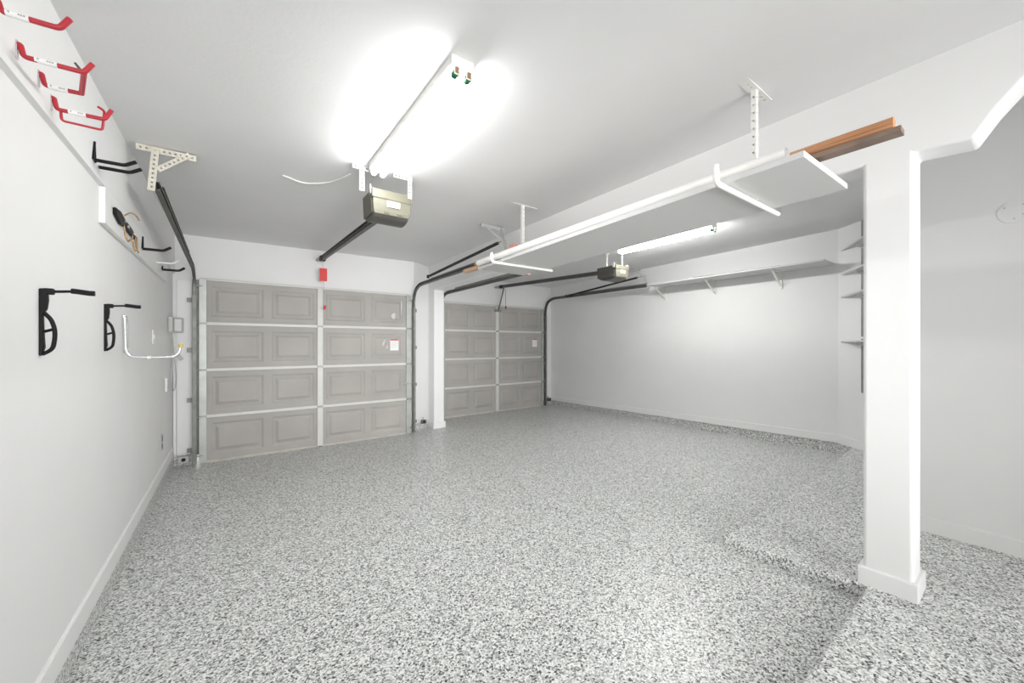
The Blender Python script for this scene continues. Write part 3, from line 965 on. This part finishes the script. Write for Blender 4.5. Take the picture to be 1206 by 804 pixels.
# --- black vinyl hooks
def black_hook(label, arms, r=.0085, plate=.09, m='black', x_w=WX):
    y0, z0 = arms[0][0], arms[0][1]
    root = thing('wall_hook', (x_w, y0, z0), label, 'wall hook', 'arm hooks on the left wall')
    for (y, z, reach) in arms:
        MB().tube(fillet([(x_w + .004, y, z), (x_w + reach, y, z + .002), (x_w + reach + .038, y + .01, z + .032)], .012, 4), r, 10).build('arm', M[m], root)
    MB().tube([(x_w + .004, y0 - .012, z0), (x_w + .004, y0 + .012, z0 + plate)], r * .55, 8).tube([(x_w + .004, y0 + .025, z0 - .005), (x_w + .004, y0 + .012, z0 + plate)], r * .45, 8)\
        .build('wall_rod', M[m], root)
    return root
black_hook('double black hook on the upper left wall', [(2.575, 2.230, .105), (2.655, 2.226, .112)], plate=.088)
BB = -0.516
black_hook('black hook on the white backing board beside the keys', [(3.72, 2.050, .115)], plate=.088, x_w=BB, r=.0095)
black_hook('black hook at the far end of the white backing board', [(4.66, 2.052, .120)], plate=.032, x_w=BB, r=.0105)
black_hook('white hook above the farthest black hook', [(4.34, 2.062, .105)], plate=.02, m='perf', x_w=BB, r=.007)

# --- white backing board under the ledge
tag(MB().box(-0.540, BB, 2.762, 5.05, 1.985, 2.168).build('backing_board', M['trim'], bevel=.002), 'long white board fixed under the ledge of the left wall', 'board')

# --- key rack / clips with brass loops
CY = lambda y: 2.90 + (y - 2.955) * .82
root = thing('clip_rack', (BB, 3.1, 2.06), 'black clip rack with brass loops on the white backing board', 'clip rack')
m = MB()
m.prism([(CY(2.955), 2.108), (CY(3.10), 2.118), (CY(3.24), 2.100), (CY(3.24), 2.056), (CY(3.10), 2.045), (CY(2.955), 2.070)], 'x', BB, BB + .016)
m.build('clip_body', M['blackp'], root, bevel=.006)
MB().prism([(CY(3.26), 2.102), (CY(3.44), 2.096), (CY(3.58), 2.078), (CY(3.58), 2.045), (CY(3.42), 2.048), (CY(3.26), 2.058)], 'x', BB, BB + .015).build('clip_body', M['blackp'], root, bevel=.006)
for (y, z) in ((3.22, 2.09), (3.30, 2.075), (3.50, 2.070), (3.60, 2.05)):
    MB().tube([(BB + .013, CY(y), z), (BB + .021, CY(y), z)], .008, 12).build('rivet', M['chrome'], root)
loops = [[(BB + .03, 3.16, 2.11), (BB + .07, 3.17, 2.135), (BB + .105, 3.18, 2.125), (BB + .125, 3.18, 2.095)],
         [(BB + .02, 3.19, 2.06), (BB + .03, 3.19, 2.00), (BB + .045, 3.20, 1.965), (BB + .055, 3.22, 1.985)],
         [(BB + .02, 3.46, 2.06), (BB + .028, 3.46, 2.00), (BB + .042, 3.46, 1.955), (BB + .056, 3.47, 1.965), (BB + .05, 3.48, 2.05)],
         [(BB + .02, 3.56, 2.06), (BB + .032, 3.56, 1.99), (BB + .05, 3.57, 1.96)]]
for l in loops:
    l = [(BB + (x - BB) * .62, CY(y), z) for x, y, z in l]
    MB().tube(fillet(l, .03, 5), .004, 8).build('loop', M['brass'], root)

# --- folding bike racks
def bike_rack(label, y, zt, zb_, reach):
    w = -0.540
    root = thing('bike_rack', (w, y, zb_), label, 'bike hook', 'black folding bike racks')
    H = zt - zb_
    prof = [(w, zt), (w + .018, zt + .001), (w + .020, zt - .04), (w + .017, zt - H * .30), (w + .008, zt - H * .38), (w + .010, zt - H * .70), (w + .012, zb_ + .03), (w + .006, zb_), (w, zb_)]
    MB().prism(prof, 'y', y - .011, y + .011).build('backplate', M['blackp'], root, bevel=.003)
    lo = [(w + .010, y, zt - H * .36), (w + .026, y, zt - H * .45), (w + .035, y, zt - H * .60), (w + .035, y, zb_ + .06), (w + .030, y, zb_ + .022), (w + .006, y, zb_ + .005)]
    MB().tube(fillet(lo, .03, 6), .0062, 10).build('guard', M['blackp'], root)
    MB().tube([(w + .010, y, zt - H * .64), (w + .034, y, zt - H * .60)], .005, 8).build('guard_rib', M['blackp'], root)
    # arm and padded tip
    MB().tube([(w + .018, y, zt - .010), (w + reach * .62, y, zt - .004)], .0048, 10).build('arm', M['blackp'], root)
    MB().box(w + .008, w + .034, y - .010, y + .010, zt - .020, zt + .002).build('pivot', M['blackp'], root, bevel=.004)
    m = MB().tube([(w + reach * .56, y, zt - .003), (w + reach * .66, y, zt - .004), (w + reach * .90, y, zt - .008), (w + reach, y, zt - .008)], .0095, 12)
    m.build('rubber_grip', M['blackp'], root, bevel=.003)
    return root
bike_rack('nearer of the two black folding bike racks', 2.04, 1.568, 1.334, .132)
bike_rack('farther black folding bike rack, beside the chrome hanger', 2.87, 1.585, 1.338, .138)

# --- chrome hanger
root = thing('tube_hanger', (-0.54, 3.3, 1.30), 'chrome tube hanger with a yellow cap on the left wall', 'wall hook')
w = -0.540
MB().tube(fillet([(w + .006, 3.26, 1.545), (w + .014, 3.26, 1.53), (w + .014, 3.28, 1.34), (w + .030, 3.28, 1.300), (w + .12, 3.28, 1.292), (w + .235, 3.28, 1.294), (w + .262, 3.28, 1.322), (w + .268, 3.28, 1.358)], .03, 6), .0085, 12).build('tube', M['chrome'], root)
MB().tube(fillet([(w + .006, 3.34, 1.545), (w + .010, 3.34, 1.50), (w + .010, 3.34, 1.36), (w + .012, 3.29, 1.325)], .02, 5), .007, 10).tube([(w + .008, 3.26, 1.545), (w + .008, 3.34, 1.545)], .007, 10).build('wall_loop', M['chrome'], root)
MB().tube([(w + .268, 3.28, 1.352), (w + .269, 3.28, 1.378)], .013, 12).build('cap', M['yellow'], root)
MB().tube([(w + .110, 3.28, 1.292), (w + .128, 3.28, 1.292)], .0098, 12).build('collar', M['perf'], root)

# --- small electrical things
def plate(name, label, cat, x0, x1, y0, y1, z0, z1, m='trim', kids=()):
    root = thing(name, ((x0 + x1) / 2, (y0 + y1) / 2, z0), label, cat)
    MB().box(x0, x1, y0, y1, z0, z1).build('cover', M[m], root, bevel=.003)
    for (nm, k, mm) in kids:
        MB().box(*k).build(nm, M[mm], root)
    return root
plate('light_switch', 'narrow white wall switch plate beyond the chrome hanger', 'switch', w, w + .008, 4.34, 4.43, 1.38, 1.495, kids=[('toggle', (w + .008, w + .013, 4.375, 4.395, 1.42, 1.455), 'trim')])
plate('power_outlet', 'low power outlet on the left wall near the far corner', 'outlet', w, w + .007, 4.80, 4.90, 0.375, 0.525, m='grey',
      kids=[('socket', (w + .007, w + .010, 4.83, 4.87, 0.39, 0.435), 'darkgrey'), ('socket', (w + .007, w + .010, 4.83, 4.87, 0.465, 0.51), 'darkgrey')])
plate('cable_outlet', 'white outlet with a dangling plug near the far left corner', 'outlet', w, w + .014, 5.11, 5.21, 0.90, 1.04,
      kids=[('socket', (w + .014, w + .018, 5.14, 5.18, 0.93, 1.01), 'grey')])
root = thing('door_control', (-0.50, 5.66, 1.50), 'grey control box in the corner beside the left garage door', 'control box')
MB().box(-0.538, -0.502, 5.30, 5.40, 1.505, 1.665).build('side_box', M['grey'], root, bevel=.006)
MB().box(-0.535, -0.445, 5.655, 5.70, 1.505, 1.675).build('front_box', M['grey'], root, bevel=.012)
MB().box(-0.520, -0.462, 5.650, 5.656, 1.525, 1.655).build('cover', M['wall'], root, bevel=.003)
pts = fillet([(-.535, 5.60, 1.51), (-.53, 5.60, 1.30), (-.534, 5.50, 1.12), (-.53, 5.45, 0.98), (-.526, 5.52, .86), (-.51, 5.62, .88), (-.505, 5.66, 1.02), (-.52, 5.66, 1.22), (-.532, 5.62, 1.46)], .06, 5)
tag(MB().tube(pts, .0042, 8).build('control_cable', M['grey']), 'grey cable dangling below the corner control box', 'cable')
tag(MB().bar((-0.50, 5.66, 1.27), (-0.455, 5.66, 1.20), .035, .012, (0, 0, 1)).build('cable_clamp', M['grey'], bevel=.003), 'small grey clamp on the wall below the control box', 'clamp')

# round blank cover on the alcove wall
root = thing('cover_plate', (3.61, .06, 2.07), 'round blank cover plate high on the wall right of the post', 'cover plate')
MB().tube([(3.622, .062, 2.134), (3.6155, .062, 2.134)], .062, 32).build('plate', M['wall'], root, bevel=.002)
m = MB()
for (a, c) in ((.035, .03), (-.03, .035), (.0, -.04), (-.03, -.02)):
    m.tube([(3.6155, .062 + a, 2.134 + c), (3.6145, .062 + a, 2.134 + c)], .004, 8)
m.build('screw', M['grey'], root)

# safety sensors
def sensor(label, x0, x1, y0, y1, z0, z1, mm):
    root = thing('door_sensor', ((x0 + x1) / 2, (y0 + y1) / 2, z0), label, 'sensor', 'door safety sensors')
    MB().box(x0, x1, y0, y1, z0, z1).build('housing', M[mm], root, bevel=.006)
    MB().tube([(x0 + (x1 - x0) * .5, y0, (z0 + z1) / 2), (x0 + (x1 - x0) * .5, y0 - .006, (z0 + z1) / 2)], (z1 - z0) * .28, 14).build('lens', M['blackp'], root)
    MB().bar(((x0 + x1) / 2, y1, z1 - .01), ((x0 + x1) / 2, y1 + .01, z1 + .035), .012, .003, (1, 0, 0)).build('bracket', M['steel'], root)
sensor('grey sensor box in the corner left of the left garage door', -0.490, -0.395, 5.63, 5.69, 0.045, 0.115, 'grey')
sensor('dark sensor between the left garage door and the partition', 2.42, 2.50, 5.72, 5.76, 0.115, 0.175, 'darkgrey')
sensor('dark sensor in the far right corner beside the right garage door', 5.66, 5.73, 6.34, 6.40, 0.115, 0.185, 'darkgrey')

for o in bpy.data.objects:
    if o.type == 'MESH' and o.name.startswith('coil'):
        o.data.shade_smooth()
